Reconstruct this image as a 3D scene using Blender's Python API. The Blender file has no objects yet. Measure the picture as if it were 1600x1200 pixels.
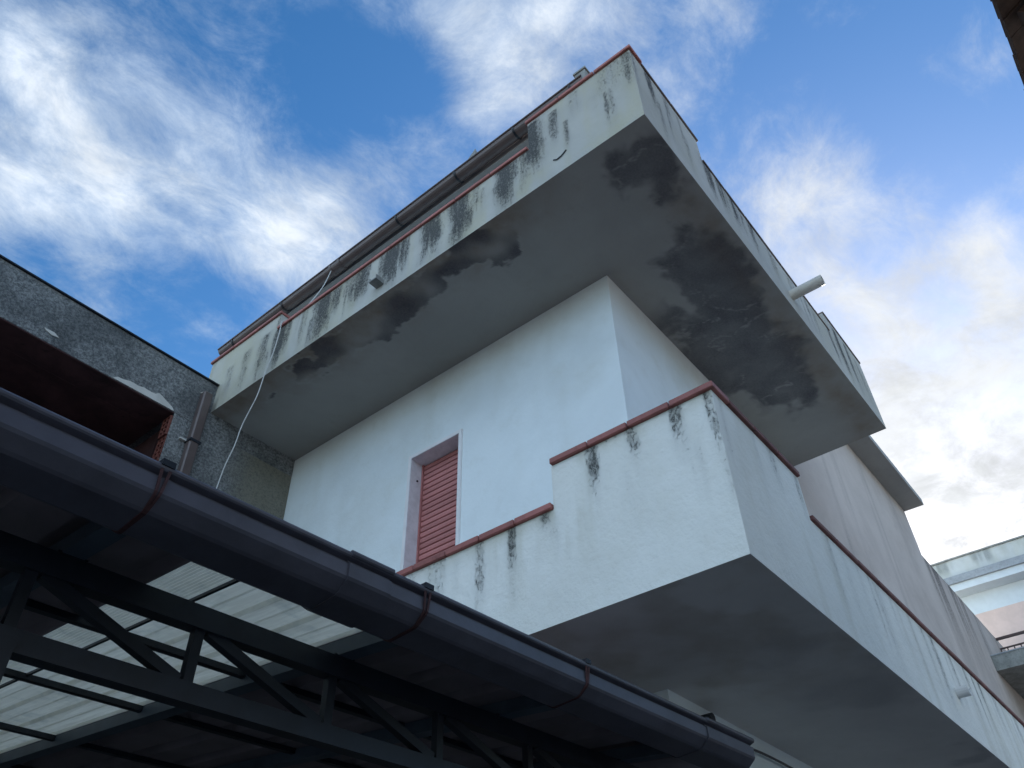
import bpy, bmesh, math, random
import numpy as np
from mathutils import Vector, Matrix
random.seed(7)
R = math.radians
SC = bpy.context.scene
COL = SC.collection

# ---------------------------------------------------------------- camera
cam_d = bpy.data.cameras.new('camera')
cam = bpy.data.objects.new('camera', cam_d); COL.objects.link(cam)
yaw, pit, rol, FPX = R(38.28623738), R(41.43697973), R(-1.51558016), 1269.527
fw = Vector((math.cos(pit)*math.cos(yaw), math.cos(pit)*math.sin(yaw), math.sin(pit)))
rr = Vector((math.sin(yaw), -math.cos(yaw), 0)); uu = rr.cross(fw)
cr, sr = math.cos(rol), math.sin(rol)
r2 = rr*cr + uu*sr; u2 = uu*cr - rr*sr
cam.matrix_world = Matrix(((r2.x, u2.x, -fw.x, 0), (r2.y, u2.y, -fw.y, 0), (r2.z, u2.z, -fw.z, 1.6), (0, 0, 0, 1)))
cam_d.sensor_width = 36.0; cam_d.lens = FPX/1600*36
cam_d.clip_start = 0.05; cam_d.clip_end = 3000
SC.camera = cam

# ---------------------------------------------------------------- exposure, sun, sky
SC.view_settings.view_transform = 'Standard'; SC.view_settings.look = 'None'
SC.view_settings.gamma = 1.0; SC.view_settings.use_curve_mapping = False
SC.view_settings.exposure = 2.05
SUN_AZ, SUN_EL = R(9), R(24)
sd = Vector((math.cos(SUN_EL)*math.cos(SUN_AZ), math.cos(SUN_EL)*math.sin(SUN_AZ), math.sin(SUN_EL)))
sl = bpy.data.lights.new('sun', 'SUN'); sl.energy = 3.0; sl.angle = R(0.5); sl.color = (1, .93, .82)
so = bpy.data.objects.new('sun', sl); COL.objects.link(so)
so.rotation_euler = (-sd).to_track_quat('-Z', 'Y').to_euler(); so.location = (30, 5, 30)

W = bpy.data.worlds.new('World'); SC.world = W; W.use_nodes = True
class NT:
    """small helper to write node trees"""
    def __init__(s, tree): s.t = tree; tree.nodes.clear(); s.L = tree.links
    def n(s, typ, **kw):
        nd = s.t.nodes.new(typ)
        for k, v in kw.items(): setattr(nd, k, v)
        return nd
    def put(s, sock, v):
        if hasattr(v, 'is_output'): s.L.new(v, sock)
        elif v is not None: sock.default_value = v
    def m(s, op, a, b=None, c=None, clamp=False):
        nd = s.n('ShaderNodeMath', operation=op, use_clamp=clamp)
        s.put(nd.inputs[0], a); s.put(nd.inputs[1], b)
        if c is not None: s.put(nd.inputs[2], c)
        return nd.outputs[0]
    def v(s, op, a, b=None):
        nd = s.n('ShaderNodeVectorMath', operation=op)
        s.put(nd.inputs[0], a); s.put(nd.inputs[1], b)
        return nd.outputs['Value'] if op in ('DOT_PRODUCT', 'LENGTH') else nd.outputs[0]
    def rng(s, x, a, b, c=0.0, d=1.0, smooth=True):
        nd = s.n('ShaderNodeMapRange', interpolation_type='SMOOTHSTEP' if smooth else 'LINEAR')
        for i, q in enumerate((x, a, b, c, d)): s.put(nd.inputs[i], q)
        return nd.outputs[0]
    def mix(s, f, a, b, blend='MIX'):
        nd = s.n('ShaderNodeMix', data_type='RGBA', blend_type=blend)
        s.put(nd.inputs[0], f); s.put(nd.inputs[6], a); s.put(nd.inputs[7], b)
        return nd.outputs[2]
    def noise(s, vec, scale, detail=4, rough=.55, dist=0.0, fac=True):
        nd = s.n('ShaderNodeTexNoise'); s.put(nd.inputs['Vector'], vec)
        nd.inputs['Scale'].default_value = scale; nd.inputs['Detail'].default_value = detail
        nd.inputs['Roughness'].default_value = rough; nd.inputs['Distortion'].default_value = dist
        return nd.outputs[0] if fac else nd.outputs[1]
    def scale(s, vec, xyz):
        nd = s.n('ShaderNodeMapping'); s.put(nd.inputs[0], vec); nd.inputs['Scale'].default_value = xyz
        return nd.outputs[0]
def c3(*a): return (a[0], a[1], a[2], 1.0)

w = NT(W.node_tree)
tc = w.n('ShaderNodeTexCoord'); D = w.v('NORMALIZE', tc.outputs['Generated'])
sky = w.n('ShaderNodeTexSky', sky_type='NISHITA'); sky.sun_disc = False
sky.sun_elevation = SUN_EL; sky.sun_rotation = math.pi/2 - SUN_AZ
sky.air_density = 1.0; sky.dust_density = 0.6; sky.ozone_density = 2.5; sky.altitude = 50
sep = w.n('ShaderNodeSeparateXYZ'); w.put(sep.inputs[0], D)
zc = w.m('MAXIMUM', w.m('ADD', sep.outputs[2], .12), .06)
cmb = w.n('ShaderNodeCombineXYZ')
w.put(cmb.inputs[0], w.m('DIVIDE', sep.outputs[0], zc)); w.put(cmb.inputs[1], w.m('DIVIDE', sep.outputs[1], zc))
P = cmb.outputs[0]
# cloud fields: where in the sky the thin cloud gathers (direction, angular radius in degrees, weight)
CLOUDS = [
    (80.9, 50.1, 9.2, 0.42),
    (75.0, 47.0, 6.1, 0.25),
    (85.4, 52.5, 5.7, 0.18),
    (91.1, 52.7, 4.1, 0.20),
    (84.4, 44.5, 3.3, 0.25),
    (64.3, 52.7, 7.9, 0.28),
    (57.2, 50.0, 7.1, 0.28),
    (65.5, 49.3, 4.8, 0.20),
    (52.8, 57.5, 4.8, 0.12),
    (37.9, 64.1, 6.8, 0.36),
    (44.7, 65.2, 4.6, 0.20),
    (27.4, 64.0, 5.7, 0.25),
    (13.7, 62.0, 6.1, 0.12),
    (40.7, 61.0, 3.7, 0.15),
    (5.5, 52.5, 5.6, 0.45),
    (3.8, 47.4, 7.2, 0.28),
    (7.4, 45.5, 5.7, 0.24),
    (2.2, 41.8, 7.6, 0.20),
    (0.7, 35.9, 9.8, 0.30),
    (4.6, 30.4, 10.8, 0.32),
    (4.3, 25.8, 9.6, 0.30),
    (-3.5, 38.9, 4.3, 0.20),
    (-4.1, 42.7, 2.4, 0.30),
    (5.0, 34.0, 7.0, 0.25),
    (-5.6, 53.5, 12.5, -0.42),
    (6.8, 57.8, 6.1, -0.20),
    (62.2, 59.0, 6.7, -0.28),
    (60.1, 61.4, 5.2, -0.12),
    (-7.8, 45.3, 7.1, -0.30),
    (-2.6, 50.3, 3.9, -0.20),
    (67.8, 42.5, 6.3, -0.30),
    (64.7, 41.5, 5.8, -0.10),
    (51.4, 61.7, 3.7, -0.20),
    (80.2, 42.8, 2.9, -0.15),
    (77.3, 58.1, 4.4, -0.10),
    (3.3, 44.5, 2.5, -0.40),
    (0.4, 39.7, 2.5, -0.40),
    (3.1, 36.8, 2.0, -0.30),
    (4.8, 31.7, 3.0, -0.42),
    (1.1, 32.1, 2.9, -0.35),
    (3.8, 27.7, 1.9, -0.15),
]
mask = None
for az, el, rad, wt in CLOUDS:
    dv = (math.cos(R(el))*math.cos(R(az)), math.cos(R(el))*math.sin(R(az)), math.sin(R(el)))
    t = w.rng(w.v('DOT_PRODUCT', D, dv), math.cos(R(rad)), 1.0, 0.0, wt)
    mask = t if mask is None else w.m('ADD', mask, t)
if mask is None: mask = 0.0
warp = w.noise(P, 2.2, 3, .5, 0, fac=False)
sc_node = w.n('ShaderNodeVectorMath', operation='SCALE')
w.put(sc_node.inputs[0], w.v('SUBTRACT', warp, (.5, .5, .5))); sc_node.inputs['Scale'].default_value = .22
Pw = w.v('ADD', P, sc_node.outputs[0])
big = w.noise(Pw, 3.6, 10, .62, .15)
rot = w.n('ShaderNodeMapping'); w.put(rot.inputs[0], Pw); rot.inputs['Rotation'].default_value = (0, 0, R(35)); rot.inputs['Scale'].default_value = (1.0, 1.3, 1)
fine = w.noise(rot.outputs[0], 10.0, 11, .70, .22)
field = w.m('ADD', w.m('MULTIPLY', big, .54), w.m('MULTIPLY', fine, .46))
dens = w.m('ADD', w.m('ADD', w.m('MULTIPLY', w.m('SUBTRACT', field, .5), 3.3), .38), mask)
alpha = w.m('POWER', w.rng(dens, .02, 1.45), 1.0)
toward = w.v('DOT_PRODUCT', D, tuple(sd))
glow = w.rng(toward, .60, .95, 0, 1)
front = w.rng(w.m('MULTIPLY', toward, -1.0), -.25, .35, 0, 1)          # unseen clouds opposite the sun, brightened to light the shaded house walls
thick = w.rng(dens, .7, 1.5)
cl_lo = w.mix(thick, c3(.16, .192, .232), c3(.225, .243, .265))
cl_lo = w.mix(front, cl_lo, c3(1.22, 1.42, 1.58))
cl_col = w.mix(glow, cl_lo, c3(.203, .21, .217))
shade = w.rng(w.noise(Pw, 7.0, 8, .65, .3), .3, .68, .84, 1.08)
sh = w.n('ShaderNodeVectorMath', operation='SCALE'); w.put(sh.inputs[0], cl_col); w.put(sh.inputs['Scale'], shade)
hs = w.n('ShaderNodeHueSaturation'); w.put(hs.inputs['Color'], sky.outputs[0])
hs.inputs['Saturation'].default_value = 1.3; hs.inputs['Value'].default_value = 1.0
SKY_STR = 0.05
cs = w.n('ShaderNodeVectorMath', operation='SCALE'); w.put(cs.inputs[0], sh.outputs[0]); cs.inputs['Scale'].default_value = 1.0/SKY_STR
colr = w.mix(alpha, hs.outputs[0], cs.outputs[0])
bg = w.n('ShaderNodeBackground'); w.put(bg.inputs[0], colr); bg.inputs[1].default_value = SKY_STR
w.put(w.n('ShaderNodeOutputWorld').inputs[0], bg.outputs[0])

# ---------------------------------------------------------------- materials
def new_mat(name):
    m = bpy.data.materials.new(name); m.use_nodes = True
    t = NT(m.node_tree)
    b = t.n('ShaderNodeBsdfPrincipled'); o = t.n('ShaderNodeOutputMaterial'); t.L.new(b.outputs[0], o.inputs[0])
    return m, t, b
def pos(t): return t.n('ShaderNodeNewGeometry').outputs['Position']
def bump(t, b, h, dist, strength=1.0):
    n = t.n('ShaderNodeBump'); n.inputs['Distance'].default_value = dist; n.inputs['Strength'].default_value = strength
    t.put(n.inputs['Height'], h); t.put(b.inputs['Normal'], n.outputs[0])
def plaster(name, base, var=.08, soft_stain=False, stain_col=(.045, .048, .05), wash_col=(.42, .41, .31), rough=.88, bumpd=.004, lumps=1.0):
    """painted render; the mesh attributes stain / wash say where lichen, run-off dirt and painted bounce tone sit"""
    m, t, b = new_mat(name); p = pos(t)
    a = t.n('ShaderNodeAttribute', attribute_name='stain').outputs['Fac']
    wa = t.n('ShaderNodeAttribute', attribute_name='wash').outputs['Fac']
    big = t.noise(p, 1.3, 5, .6, .4); mid = t.noise(p, 7, 5, .6); fine = t.noise(p, 60, 4, .65)
    col = t.mix(t.rng(big, .3, .7), c3(*[x*(1-var) for x in base]), c3(*[min(.9, x*(1+var)) for x in base]))
    col = t.mix(t.rng(mid, .52, .8, 0, .35), col, c3(*[x*(1-2.2*var)*k for x, k in zip(base, (1, .98, .93))]))
    wn = t.m('MULTIPLY', wa, t.rng(mid, .2, .75, .45, 1.0), clamp=True)
    col = t.mix(wn, col, c3(*wash_col))
    # lichen: attribute eroded by lumpy vertical noise
    ln = t.noise(t.scale(p, (1, 1, .6)), 62, 7, .78, .8)
    st = t.rng(t.m('ADD', t.m('MULTIPLY', a, .8), t.m('MULTIPLY', t.m('SUBTRACT', ln, .5), 2.2)), .28, .80)
    st = t.m('MULTIPLY', st, t.rng(a, .02, .2))
    soft = t.m('MULTIPLY', a, .42)
    if soft_stain: st = t.m('MULTIPLY', a, t.rng(ln, .25, .7, .7, 1.0)); soft = st
    stt = t.m('MAXIMUM', st, soft, clamp=True)
    col = t.mix(t.m('MULTIPLY', stt, .93), col, c3(*stain_col))
    t.put(b.inputs['Base Color'], col); b.inputs['Roughness'].default_value = rough
    b.inputs['Specular IOR Level'].default_value = .25
    h = t.m('ADD', t.m('MULTIPLY', t.noise(p, 22, 5, .6), .7*lumps), t.m('MULTIPLY', fine, .35))
    h = t.m('ADD', h, t.m('MULTIPLY', st, .6))
    bump(t, b, h, bumpd)
    return m
def paint(name, base, rough=.6, var=.15, nscale=6, bumpd=.0008, metallic=0.0, spec=.4, dirt=None):
    m, t, b = new_mat(name); p = pos(t)
    n = t.noise(p, nscale, 6, .6, .3)
    col = t.mix(t.rng(n, .3, .7), c3(*[x*(1-var) for x in base]), c3(*[min(.95, x*(1+var)) for x in base]))
    if dirt:
        col = t.mix(t.rng(t.noise(p, nscale*2.7, 6, .7, .8), .52, .75, 0, .8), col, c3(*dirt))
    oi = t.n('ShaderNodeObjectInfo').outputs['Random']
    hv = t.n('ShaderNodeHueSaturation'); t.put(hv.inputs['Color'], col); t.put(hv.inputs['Value'], t.rng(oi, 0, 1, .88, 1.12, False))
    t.put(b.inputs['Base Color'], hv.outputs[0]); b.inputs['Roughness'].default_value = rough
    b.inputs['Metallic'].default_value = metallic; b.inputs['Specular IOR Level'].default_value = spec
    bump(t, b, t.noise(p, 45, 5, .65), bumpd)
    return m

M = {}
M['wall'] = plaster('white_wall_paint', (.75, .82, .84), .05, bumpd=.003)
M['parapet'] = plaster('weathered_parapet_paint', (.43, .435, .41), .10, bumpd=.006)
M['low_parapet'] = plaster('rough_white_render', (.82, .835, .795), .05, bumpd=.006, lumps=1.3, stain_col=(.07, .075, .07), wash_col=(.54, .53, .43))
M['pink_wall'] = plaster('pinkish_beige_render', (.55, .49, .45), .06, stain_col=(.10, .09, .085), wash_col=(.36, .31, .28))
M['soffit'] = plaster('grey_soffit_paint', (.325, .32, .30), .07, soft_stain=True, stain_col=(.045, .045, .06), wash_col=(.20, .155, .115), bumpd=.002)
M['low_soffit'] = plaster('white_soffit_paint', (.66, .63, .60), .07, soft_stain=True, stain_col=(.20, .20, .22), wash_col=(.42, .36, .29), bumpd=.002)
M['shade_facing'] = paint('carport_shade_tone', (.11, .10, .095), .9, .15, 4, .003)  # darkness under the carport, put into the ground floor wall colour
M['eave'] = plaster('eave_render', (.34, .34, .33), .08)
# rough dark concrete render of the neighbour
m, t, b = new_mat('grey_roughcast'); p = pos(t)
a = t.n('ShaderNodeAttribute', attribute_name='wash').outputs['Fac']
rn = t.noise(p, 48, 8, .72, .5); rb = t.noise(p, 1.7, 5, .6, .6)
col = t.mix(t.rng(rn, .36, .64), c3(.14, .15, .155), c3(.40, .415, .41))
col = t.mix(t.rng(rb, .42, .66, 0, .55), col, c3(.055, .062, .068))
col = t.mix(t.m('MULTIPLY', t.m('MULTIPLY', a, .8), t.rng(rn, .3, .6, .45, 1.0)), col, c3(.31, .295, .225))
t.put(b.inputs['Base Color'], col); b.inputs['Roughness'].default_value = .95; b.inputs['Specular IOR Level'].default_value = .15
bump(t, b, t.m('ADD', rn, t.m('MULTIPLY', t.noise(p, 90, 4, .7), .4)), .03)
M['roughcast'] = m
M['patch'] = paint('bare_pale_plaster', (.55, .54, .50), .9, .1, 9, .003)
M['maroon'] = paint('dark_maroon_paint', (.06, .028, .03), .85, .35, 3, .002, dirt=(.02, .012, .012))
M['brick'] = paint('hollow_red_brick', (.15, .048, .036), .9, .25, 20, .003, dirt=(.30, .20, .16))
M['tile'] = paint('red_coping_tile', (.34, .125, .11), .6, .14, 9, .0012, dirt=(.20, .07, .06))
M['tile_shaded'] = paint('shaded_red_coping_tile', (.20, .085, .078), .75, .2, 9, .0015, dirt=(.10, .06, .055))  # darker copy of the coping red, with the side's shade in its colour
M['coping_grey'] = paint('stained_grey_coping', (.15, .12, .11), .85, .2, 8, .002, dirt=(.07, .065, .065))
M['slat'] = paint('red_shutter_slat', (.46, .185, .175), .5, .06, 5, .0004)
M['frame'] = paint('white_stone_frame', (.74, .74, .74), .6, .05, 6, .0008)
M['reveal'] = paint('grey_stone_reveal', (.75, .755, .80), .55, .10, 14, .0006)
M['pvc'] = paint('aged_white_plastic', (.62, .60, .54), .45, .08, 12, .0004, dirt=(.5, .46, .38))
M['white_cable'] = paint('white_cable_sheath', (.52, .53, .52), .5, .05)
M['brown_metal'] = paint('brown_painted_gutter', (.105, .080, .076), .38, .12, 5, .0006, spec=.5)
M['gutter_dark'] = paint('dark_brown_gutter_metal', (.072, .070, .090), .38, .18, 7, .0006, spec=.5)
M['steel'] = paint('black_painted_steel', (.012, .0155, .023), .42, .25, 8, .0006, spec=.4)
M['rafter'] = paint('grey_blue_painted_steel', (.06, .078, .10), .5, .15, 8, .0006)
M['rust'] = paint('rusty_strap', (.06, .024, .026), .7, .3, 30, .0012)
M['sheet'] = paint('dark_brown_sheet', (.20, .165, .175), .6, .15, 4, .0006)
M['wood'] = paint('dark_stained_wood', (.10, .055, .038), .7, .3, 14, .002)
M['clay'] = paint('old_clay_tile', (.13, .06, .042), .85, .25, 8, .003, dirt=(.06, .045, .04))
M['clay_far'] = paint('weathered_roof_tile', (.28, .15, .11), .85, .2, 6, .003)
M['concrete'] = paint('weathered_concrete', (.24, .25, .24), .9, .2, 7, .004, dirt=(.10, .11, .11))
M['far_band'] = plaster('streaked_pale_render', (.52, .55, .55), .06, soft_stain=True, stain_col=(.16, .18, .18))
M['far_white'] = paint('white_far_paint', (.60, .66, .70), .8, .04)
M['far_pink'] = paint('salmon_far_paint', (.62, .48, .43), .8, .05)
M['railing'] = paint('brown_railing_iron', (.05, .025, .02), .5, .2)
M['dark_band'] = paint('blue_grey_ledge', (.30, .33, .36), .8, .12, 9, .002, dirt=(.18, .2, .21))
m, t, b = new_mat('asphalt'); p = pos(t)
t.put(b.inputs['Base Color'], t.mix(t.rng(t.noise(p, 40, 6, .7), .3, .7), c3(.14, .137, .132), c3(.24, .235, .225)))
b.inputs['Roughness'].default_value = .9; bump(t, b, t.noise(p, 120, 4, .7), .006); M['asphalt'] = m
# translucent roof sheet
m = bpy.data.materials.new('translucent_sheet'); m.use_nodes = True; t = NT(m.node_tree); p = pos(t)
uvw = t.n('ShaderNodeTexCoord').outputs['Object']
n1 = t.noise(t.scale(uvw, (14, 1.1, 1)), 3.0, 6, .65, .4); n2 = t.noise(p, 6, 5, .65)
col = t.mix(t.rng(n1, .35, .72), c3(.76, .70, .55), c3(.92, .86, .70)); col = t.mix(t.rng(n2, .5, .75, 0, .5), col, c3(.42, .42, .35))
df = t.n('ShaderNodeBsdfDiffuse'); tl = t.n('ShaderNodeBsdfTranslucent'); mx = t.n('ShaderNodeMixShader'); mx.inputs[0].default_value = .58
t.put(df.inputs[0], col); t.put(tl.inputs[0], col); t.L.new(df.outputs[0], mx.inputs[1]); t.L.new(tl.outputs[0], mx.inputs[2])
t.put(t.n('ShaderNodeOutputMaterial').inputs[0], mx.outputs[0]); M['translucent'] = m

# ---------------------------------------------------------------- object helpers
def tag(o, label=None, cat=None, group=None, kind=None):
    for k, v in (('label', label), ('category', cat), ('group', group), ('kind', kind)):
        if v: o[k] = v
    return o
def empty(name, loc=(0, 0, 0), rz=0, **kw):
    o = bpy.data.objects.new(name, None); COL.objects.link(o); o.location = loc; o.rotation_euler = (0, 0, rz)
    o.empty_display_size = .2
    return tag(o, **kw)
def link(name, me, parent=None, mat=None):
    if mat is not None and not me.materials: me.materials.append(M[mat])
    o = bpy.data.objects.new(name, me); COL.objects.link(o)
    if parent is not None: o.parent = parent
    return o
class MB:
    def __init__(s): s.v = []; s.f = []; s.st = []; s.wa = []
    def add(s, vs, fs, st=None, wa=None):
        k = len(s.v); s.v += [tuple(q) for q in vs]; s.f += [tuple(i+k for i in f) for f in fs]
        s.st += list(st) if st is not None else [0.0]*len(vs); s.wa += list(wa) if wa is not None else [0.0]*len(vs)
    def box(s, x0, x1, y0, y1, z0, z1, skip=()):
        vs = [(x0, y0, z0), (x1, y0, z0), (x1, y1, z0), (x0, y1, z0), (x0, y0, z1), (x1, y0, z1), (x1, y1, z1), (x0, y1, z1)]
        fs = {'-z': (0, 3, 2, 1), '+z': (4, 5, 6, 7), '-y': (0, 1, 5, 4), '+x': (1, 2, 6, 5), '+y': (2, 3, 7, 6), '-x': (3, 0, 4, 7)}
        s.add(vs, [f for k, f in fs.items() if k not in skip]); return s
    def bar(s, a, b, wdt, hgt, up=(0, 0, 1)):
        a, b = Vector(a), Vector(b); d = (b-a).normalized(); u = Vector(up) if abs(d.z) < .95 else Vector((1, 0, 0))
        sx = d.cross(u).normalized(); sz = sx.cross(d).normalized()
        vs = []
        for p in (a, b):
            for i, j in ((-1, -1), (1, -1), (1, 1), (-1, 1)): vs.append(p+sx*(i*wdt/2)+sz*(j*hgt/2))
        s.add(vs, [(0, 1, 2, 3), (7, 6, 5, 4), (0, 4, 5, 1), (1, 5, 6, 2), (2, 6, 7, 3), (3, 7, 4, 0)]); return s
    def tube(s, pts, r, n=8, caps=True):
        pts = [Vector(p) for p in pts]; vs = []; fs = []
        for i, p in enumerate(pts):
            d = (pts[min(i+1, len(pts)-1)]-pts[max(i-1, 0)]).normalized()
            ref = Vector((0, 0, 1)) if abs(d.z) < .9 else Vector((1, 0, 0))
            sx = d.cross(ref).normalized(); sy = sx.cross(d)
            for k in range(n):
                an = 2*math.pi*k/n; vs.append(p+sx*(r*math.cos(an))+sy*(r*math.sin(an)))
        for i in range(len(pts)-1):
            for k in range(n): fs.append((i*n+k, i*n+(k+1) % n, (i+1)*n+(k+1) % n, (i+1)*n+k))
        if caps: fs.append(tuple(range(n))[::-1]); fs.append(tuple(range((len(pts)-1)*n, len(pts)*n)))
        s.add(vs, fs); return s
    def extrude(s, prof, axis_a, axis_b, mk, closed=False, caps=True):
        """sweep a 2-D profile from axis_a to axis_b; mk(u, v, w) -> point"""
        n = len(prof); vs = [mk(axis_a, *q) for q in prof]+[mk(axis_b, *q) for q in prof]
        rng = range(n) if closed else range(n-1)
        fs = [(i, (i+1) % n, n+(i+1) % n, n+i) for i in rng]
        if closed and caps: fs += [tuple(range(n))[::-1], tuple(range(n, 2*n))]
        s.add(vs, fs); return s
    def grid(s, o, du, dv, nu, nv, stain=None, flip=False):
        """gridded face with stain / wash attributes from stain(u, v) (metres along du, dv)"""
        o, du, dv = np.array(o, float), np.array(du, float), np.array(dv, float)
        lu, lv = np.linalg.norm(du), np.linalg.norm(dv)
        U, V = np.meshgrid(np.linspace(0, 1, nu+1), np.linspace(0, 1, nv+1), indexing='ij')
        Pn = o+U[..., None]*du+V[..., None]*dv
        st, wa = stain(Pn[..., 0], Pn[..., 1], Pn[..., 2]) if stain else (U*0, U*0)
        k = np.arange((nu+1)*(nv+1)).reshape(nu+1, nv+1)
        q = np.stack([k[:-1, :-1], k[1:, :-1], k[1:, 1:], k[:-1, 1:]], -1).reshape(-1, 4)
        if flip: q = q[:, ::-1]
        s.add(Pn.reshape(-1, 3).tolist(), q.tolist(), st.ravel().tolist(), wa.ravel().tolist()); return s
    def mesh(s, name, mat, smooth=False, bevel=0):
        me = bpy.data.meshes.new(name); me.from_pydata(s.v, [], s.f); me.materials.append(M[mat])
        if any(s.st) or any(s.wa):
            for nm, dat in (('stain', s.st), ('wash', s.wa)):
                at = me.attributes.new(nm, 'FLOAT', 'POINT'); at.data.foreach_set('value', np.array(dat, dtype=np.float32))
        if bevel:
            bm = bmesh.new(); bm.from_mesh(me)
            bmesh.ops.bevel(bm, geom=[e for e in bm.edges], offset=bevel, segments=1, affect='EDGES', clamp_overlap=True)
            bm.to_mesh(me); bm.free()
        if smooth: me.polygons.foreach_set('use_smooth', [True]*len(me.polygons))
        me.update(); return me
    def build(s, name, mat, parent=None, **kw): return link(name, s.mesh(name, mat, **kw), parent)

# smooth value noise in numpy (for painting where dirt sits)
_rg = np.random.RandomState(3); _tab = _rg.rand(256, 256)
def vn(x, y):
    xi, yi = np.floor(x).astype(int), np.floor(y).astype(int); fx, fy = x-xi, y-yi
    fx, fy = fx*fx*(3-2*fx), fy*fy*(3-2*fy); g = lambda a, b: _tab[a % 256, b % 256]
    return (g(xi, yi)*(1-fx)+g(xi+1, yi)*fx)*(1-fy)+(g(xi, yi+1)*(1-fx)+g(xi+1, yi+1)*fx)*fy
def fbm(x, y, o=5, r=.55):
    s, a, n = 0, 1, 0
    for i in range(o): s = s+a*vn(x*2**i+17.3*i, y*2**i+5.1*i); n += a; a *= r
    return s/n
def sst(x, a, b):
    t_ = np.clip((x-a)/(b-a), 0, 1); return t_*t_*(3-2*t_)
def streaks(s, z, lst, seed=0, wide=1.0, ext=.2):
    """lst: (centre, half width, z top, z bottom, strength)"""
    o = np.zeros_like(s)
    for i, (c, hw, zt, zb, k) in enumerate(lst):
        hw = hw*wide*(.8+.45*((i*37) % 11)/11); zb = zb-.05*((i*53) % 7)/7
        wob = (fbm(z*5+i*3.1+seed, z*0+i, 3)-.5)*hw*.7
        wd = hw*(.85+.4*fbm(z*7+i*7.7, z*0+i*2.2+seed, 3))
        lat = np.exp(-np.abs((s-c-wob)/wd)**3*.9)
        lat = lat*(.45+1.0*fbm(s*42+i*3, z*2.2+i, 3)); lon = sst(z, zb-ext, zb+(zt-zb)*.62)*(1-sst(z, zt+.01, zt+.05))
        o = np.maximum(o, k*lat*lon)
        o = np.maximum(o, .30*k*np.exp(-np.abs((s-c-wob)/(wd*1.7))**2)*sst(z, zb-.25, zt)*(1-sst(z, zt+.01, zt+.05)))
    return o

# ---------------------------------------------------------------- measured planes (metres)
XB, YB = 2.71, 1.009        # outer faces of the two balconies
XC, YC = 3.672, 1.954       # house walls
YN = 5.60                   # face of the grey neighbour
Z1, Z2 = 3.14, 6.29         # balcony undersides

# ================================================================ ground
g = MB(); g.grid((-400, -400, 0), (800, 0, 0), (0, 800, 0), 8, 8)
tag(g.build('ground', 'asphalt'), kind='structure')

# ================================================================ HOUSE
house = empty('house', (XC, YC, 0), label='white two storey house with stained corner balconies and red copings', cat='house')
OFF = Vector((-XC, -YC, 0))
def hpart(mb, name, mat, parent=None, **kw):
    """geometry is written in world metres; parent chain origin is the house base"""
    mb.v = [(x-XC, y-YC, z) for x, y, z in mb.v]
    return mb.build(name, mat, parent or house, **kw)
# front wall with the shuttered door opening
WY0, WY1, WZ0, WZ1 = 3.425, 3.945, 3.30, 5.515
mb = MB()
def wall_st(x, y, z):
    d = fbm(y*1.2+x, z*1.2, 4); wsh = .35*sst(d, .5, .72)+.28*sst(fbm(y*5, z*.45, 4), .48, .72)
    wsh = wsh+.35*sst(z, 5.9, 6.28)  # warm bounce below the soffit, painted into the wall as wash
    return y*0, np.clip(wsh*.5, 0, 1)
def wgrid(y0, y1, z0, z1): mb.grid((XC, y0, z0), (0, y1-y0, 0), (0, 0, z1-z0), max(2, int((y1-y0)/.08)), max(2, int((z1-z0)/.08)), wall_st, flip=True)
wgrid(YC, WY0, 0, 8.2); wgrid(WY1, 6.4, 0, 8.2); wgrid(WY0, WY1, 0, WZ0); wgrid(WY0, WY1, WZ1, 8.2)
mb.box(XC+.001, 12, YC+.2, 6.4, 8.1, 8.2)                                       # ceiling slab under the roof
mb.add([(XC, 6.4, 0), (12, 6.4, 0), (12, 6.4, 8.2), (XC, 6.4, 8.2)], [(0, 1, 2, 3)])
mb.add([(12, YC, 0), (12, 6.4, 0), (12, 6.4, 8.2), (12, YC, 8.2)], [(3, 2, 1, 0)])
mb.add([(XC+.3, WY0-.3, WZ0-.1), (XC+.3, WY1+.3, WZ0-.1), (XC+.3, WY1+.3, WZ1+.2), (XC+.3, WY0-.3, WZ1+.2)], [(0, 1, 2, 3)])
hpart(mb, 'wall', 'wall')
mb = MB(); mb.grid((XC, YC, 0), (3.15, 0, 0), (0, 0, 8.2), 60, 120, lambda x, y, z: (x*0, .25*sst(fbm(x*1.5, z*1.5), .5, .75)))
hpart(mb, 'side_wall', 'wall')
mb = MB(); mb.box(XC-.008, XC+.05, YC-.008, 6.39, 0, 2.66); mb.box(XC+.051, 12, YC-.008, YC+.05, 0, 2.66)  # added dark facing that stands in for shade below the carport roof
hpart(mb, 'shade_facing', 'shade_facing')
def pink_st(x, y, z):
    base = fbm(x*.8, z*.8, 4)
    return .38*sst(fbm(x*5, z*.35, 4), .58, .8)*sst(z, 3.5, 5.5), .5*sst(base, .45, .75)
mb = MB(); mb.grid((XC+3.15, YC, 0), (12-XC-3.15, 0, 0), (0, 0, 8.2), 120, 120, pink_st)
hpart(mb, 'side_wall', 'pink_wall')['label'] = 'pinkish beige rear stretch of the side wall'
# low terrace wall running on behind the house
def terr_st(x, y, z):
    s = sst(fbm(x*4.5, z*.22+x*.15, 4), .42, .68)
    return .75*s*sst(z, 5.3, 7.5)+.35*sst(z, 7.25, 7.46)*fbm(x*6, z*4), .4+0*x
mb = MB(); mb.grid((12.001, YC, 0), (5.0, 0, 0), (0, 0, 7.45), 160, 100, terr_st)
mb.box(12.001, 17.0, YC+.001, YC+.22, 0, 7.45, skip=('-y',))
hpart(mb, 'terrace_wall', 'pink_wall')['label'] = 'low streaked terrace wall behind the house'

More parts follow.
